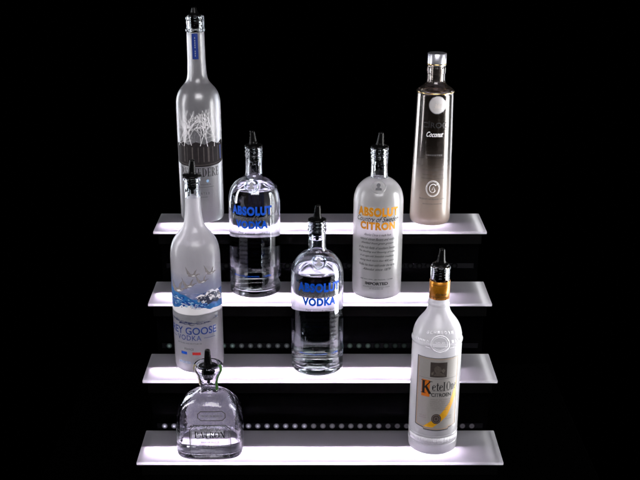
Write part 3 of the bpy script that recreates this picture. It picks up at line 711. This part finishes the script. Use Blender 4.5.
P('seal_ring', [outline(-.5, 69.5, 6.4, 7.2, .7), outline(-.5, 69.5, 3.0, 3.5, .8)], M['brown'], .5, lb)
P('side_text', [text2d('40% ALC', 13, 2.2, -24, 74), text2d('80 PROOF', 13, 2.2, -24, 70), text2d('1 LITER', 12, 2.2, 22, 73), text2d('HOLLAND', 13, 2.2, 22, 69)], M['brown'], .44, lb)
# raised crest and lettering moulded in the shoulder
em = [closed(ellipse(0, 204, 15, 14, 36), 1.6), closed(ellipse(0, 204, 12, 11, 32), .8)]
em += [text2d('NOLET', 15, 3.6, 0, 205.5, .01), stroke([(-10, 200), (10, 200)], .7), stroke([(-14, 196), (-8, 191.5), (0, 189.5), (8, 191.5), (14, 196)], 1.5), stroke([(-24, 197), (-16, 195.5)], 1.4), stroke([(24, 197), (16, 195.5)], 1.4)]
printed('crest', em, M['relief'], t, s, rb, .1, RT, thick=.9)
printed('moulded_lettering', [text2d(c, 4.2, 5, (k-3.5)*6.4, 222.5 - .10*(k-3.5)**2, .02) for k, c in enumerate('SCHIEDAM')] + [text2d(c, 4.2, 4.4, x, 206.5, .02) for c, x in zip('ANNO1691', (-40, -34, -28, -22, 22, 28, 34, 40))], M['relief'], t, s, rb, .1, RT, thick=.8)
printed('moulded_ribs', [poly([(x-.5, 23.5), (x+.5, 23.5), (x+.5, 33), (x-.5, 33)]) for x in [k*2.1 for k in range(-24, 25)]], M['relief'], t, s, rb, .05, RT, thick=.5)
pour_spout(t, 325.8, 13.4, (3, 80), 10.6, 27, 28)

# ---- squat heavy tequila bottle
backm, nt, out = mat('translucent_fill_backing')  # pale backing, added to lighten the inside of the glass
n1 = node(nt, 'ShaderNodeBsdfTranslucent'); n2 = node(nt, 'ShaderNodeBsdfDiffuse'); n3 = node(nt, 'ShaderNodeMixShader')
tc = node(nt, 'ShaderNodeTexCoord'); nz = node(nt, 'ShaderNodeTexNoise', Scale=330, Detail=5); cr = node(nt, 'ShaderNodeValToRGB')
cr.color_ramp.elements[0].position = .38; cr.color_ramp.elements[0].color = (.72, .68, .84, 1)
cr.color_ramp.elements[1].position = .62; cr.color_ramp.elements[1].color = (.96, .92, 1, 1)
nt.links.new(tc.outputs['Object'], nz.inputs['Vector']); nt.links.new(nz.outputs['Fac'], cr.inputs[0])
nt.links.new(cr.outputs[0], n1.inputs[0]); nt.links.new(cr.outputs[0], n2.inputs[0])
nt.links.new(n1.outputs[0], n3.inputs[1]); nt.links.new(n2.outputs[0], n3.inputs[2]); nt.links.new(n3.outputs[0], out.inputs[0])
t = thing('tequila_bottle', 'squat round-shouldered clear bottle with engraved front and flared mouth, on lowest shelf at left', 'bottle', at(-185, 40.5, 0), GROUP, (0, 0))
s = Squarish([(.8, 48), (2, 51.4), (5, 54.4), (10, 55.8), (18, 56), (42, 56), (60, 55.2), (74, 53), (86, 49.8), (95, 45), (102, 38.6), (107.5, 30.6), (111.5, 22.6), (114.6, 18), (118, 15.8), (123, 15.1), (130, 15.2), (136, 16.2), (142, 18.4), (148, 21.6), (152.5, 23.9), (156, 24.3), (159.5, 23.8), (161, 22.6)])
bottle_shell(s, 20.0, 4, 10, 'heavy', t, level=30, punt=3, n=144, inner_m='heavy', wallf=lambda z: 4.0 if z < 112 else 3.0)
P = lambda n, sh, m, off=.3: printed(n, sh, m, t, s, 56, off, 0)
oct_ = lambda x0, x1, z0, z1, c: [(x0+c, z0), (x1-c, z0), (x1, z0+c), (x1, z1-c), (x1-c, z1), (x0+c, z1), (x0, z1-c), (x0, z0+c)]
P('engraved_panel', [closed(oct_(-30, 37, 6, 66, 8), 1.5), closed(oct_(-27.6, 34.6, 8.4, 63.6, 7), .5), closed(oct_(-16, 29, 74.5, 92, 5), 1.4)], M['grey'])
P('brand_name', serif('PATRÓN', 51, 11.5, 3, 49), M['black'], .4)
for args in (('HECHO EN MEXICO', 34, 4.2, 6.5, 83.5, .01), ('100% DE AGAVE', 30, 3, 3.5, 36, .01), ('TEQUILA', 34, 4.2, 3.5, 58, .01), ('SILVER', 22, 4.0, 3.5, 28, .01), ('750 ML   40% ALC. BY VOL.', 40, 2.4, 3.5, 13, .01)):
    P('engraved_text', [text2d(*args)], M['midgrey'])
bm = bmesh.new(); rows = []
for kz in range(26):
    z = 9 + kz*3.6
    wl_ = 46*(1 - max(0, z-66)/80)
    rows.append([bm.verts.new((-v.x, -v.y, v.z)) for v in (s.wrap(u*wl_/46, z, .3, 56) for u in [-46 + 4.6*j for j in range(21)])])
for p, q in zip(rows, rows[1:]):
    for k in range(20): bm.faces.new((p[k], p[k+1], q[k+1], q[k]))
from_bm('fill_backing', bm, backm, t, True)  # sheet added behind the bottle so the clear glass looks lit inside
pour_spout(t, 154.5, 16.2, (3, 200), 11.6, 30, 20)
# ribbon over the mouth
def ribbon(m, ang, wdt, pts):
    bm = bmesh.new(); a = R(ang); rows = []
    for r, z in pts:
        rows.append([bm.verts.new(Vector((r*math.sin(a + d/r), -r*math.cos(a + d/r), z))*MM) for d in (-wdt/2, 0, wdt/2)])
    for p, q in zip(rows, rows[1:]):
        for k in (0, 1): bm.faces.new((p[k], p[k+1], q[k+1], q[k]))
    bmesh.ops.solidify(bm, geom=bm.faces[:], thickness=.0005)
    bmesh.ops.recalc_face_normals(bm, faces=bm.faces[:])
    return from_bm('ribbon', bm, m, t, True)
ribbon(M['ribbon'], 62, 8, [(21, 163), (24.2, 162.2), (25.6, 157), (25, 152), (22.4, 147), (19.2, 141), (17, 135), (16.2, 128), (16.4, 121), (17.2, 117)])
ribbon(M['rib2'], -64, 7, [(21, 163), (24.2, 162.2), (25.6, 157), (25, 152), (22.4, 147), (19.2, 141), (17, 135), (16.2, 126)])

# ------------------------------------------------------------------ studio lamps
def area(name, loc, target, sxx, syy, power, col=(1, 1, 1)):
    l = bpy.data.lights.new(name, 'AREA'); l.shape = 'RECTANGLE'; l.size = sxx; l.size_y = syy; l.energy = power; l.color = col
    o = bpy.data.objects.new(name, l); COL.objects.link(o); o.location = loc
    d = Vector(target) - Vector(loc); o.rotation_euler = d.to_track_quat('-Z', 'Y').to_euler()
    return o
area('strip_lamp', (.95, .25, .22), (0, .25, .26), .34, 1.1, 26.0)
area('strip_lamp', (-.95, .20, .64), (0, .25, .45), .14, .70, 4.5, (.97, .96, 1))
area('rim_lamp', (1.15, 1.25, .05), (.1, .2, .3), .40, 1.1, 6.0, (.88, .93, 1))
area('rim_lamp', (-1.15, 1.25, .50), (-.1, .2, .4), .40, .80, 6.0, (.88, .92, 1))
area('front_lamp', (0.1, -1.3, 1.75), (0, .2, .35), 1.3, .8, 37.0, (1, .975, 1))
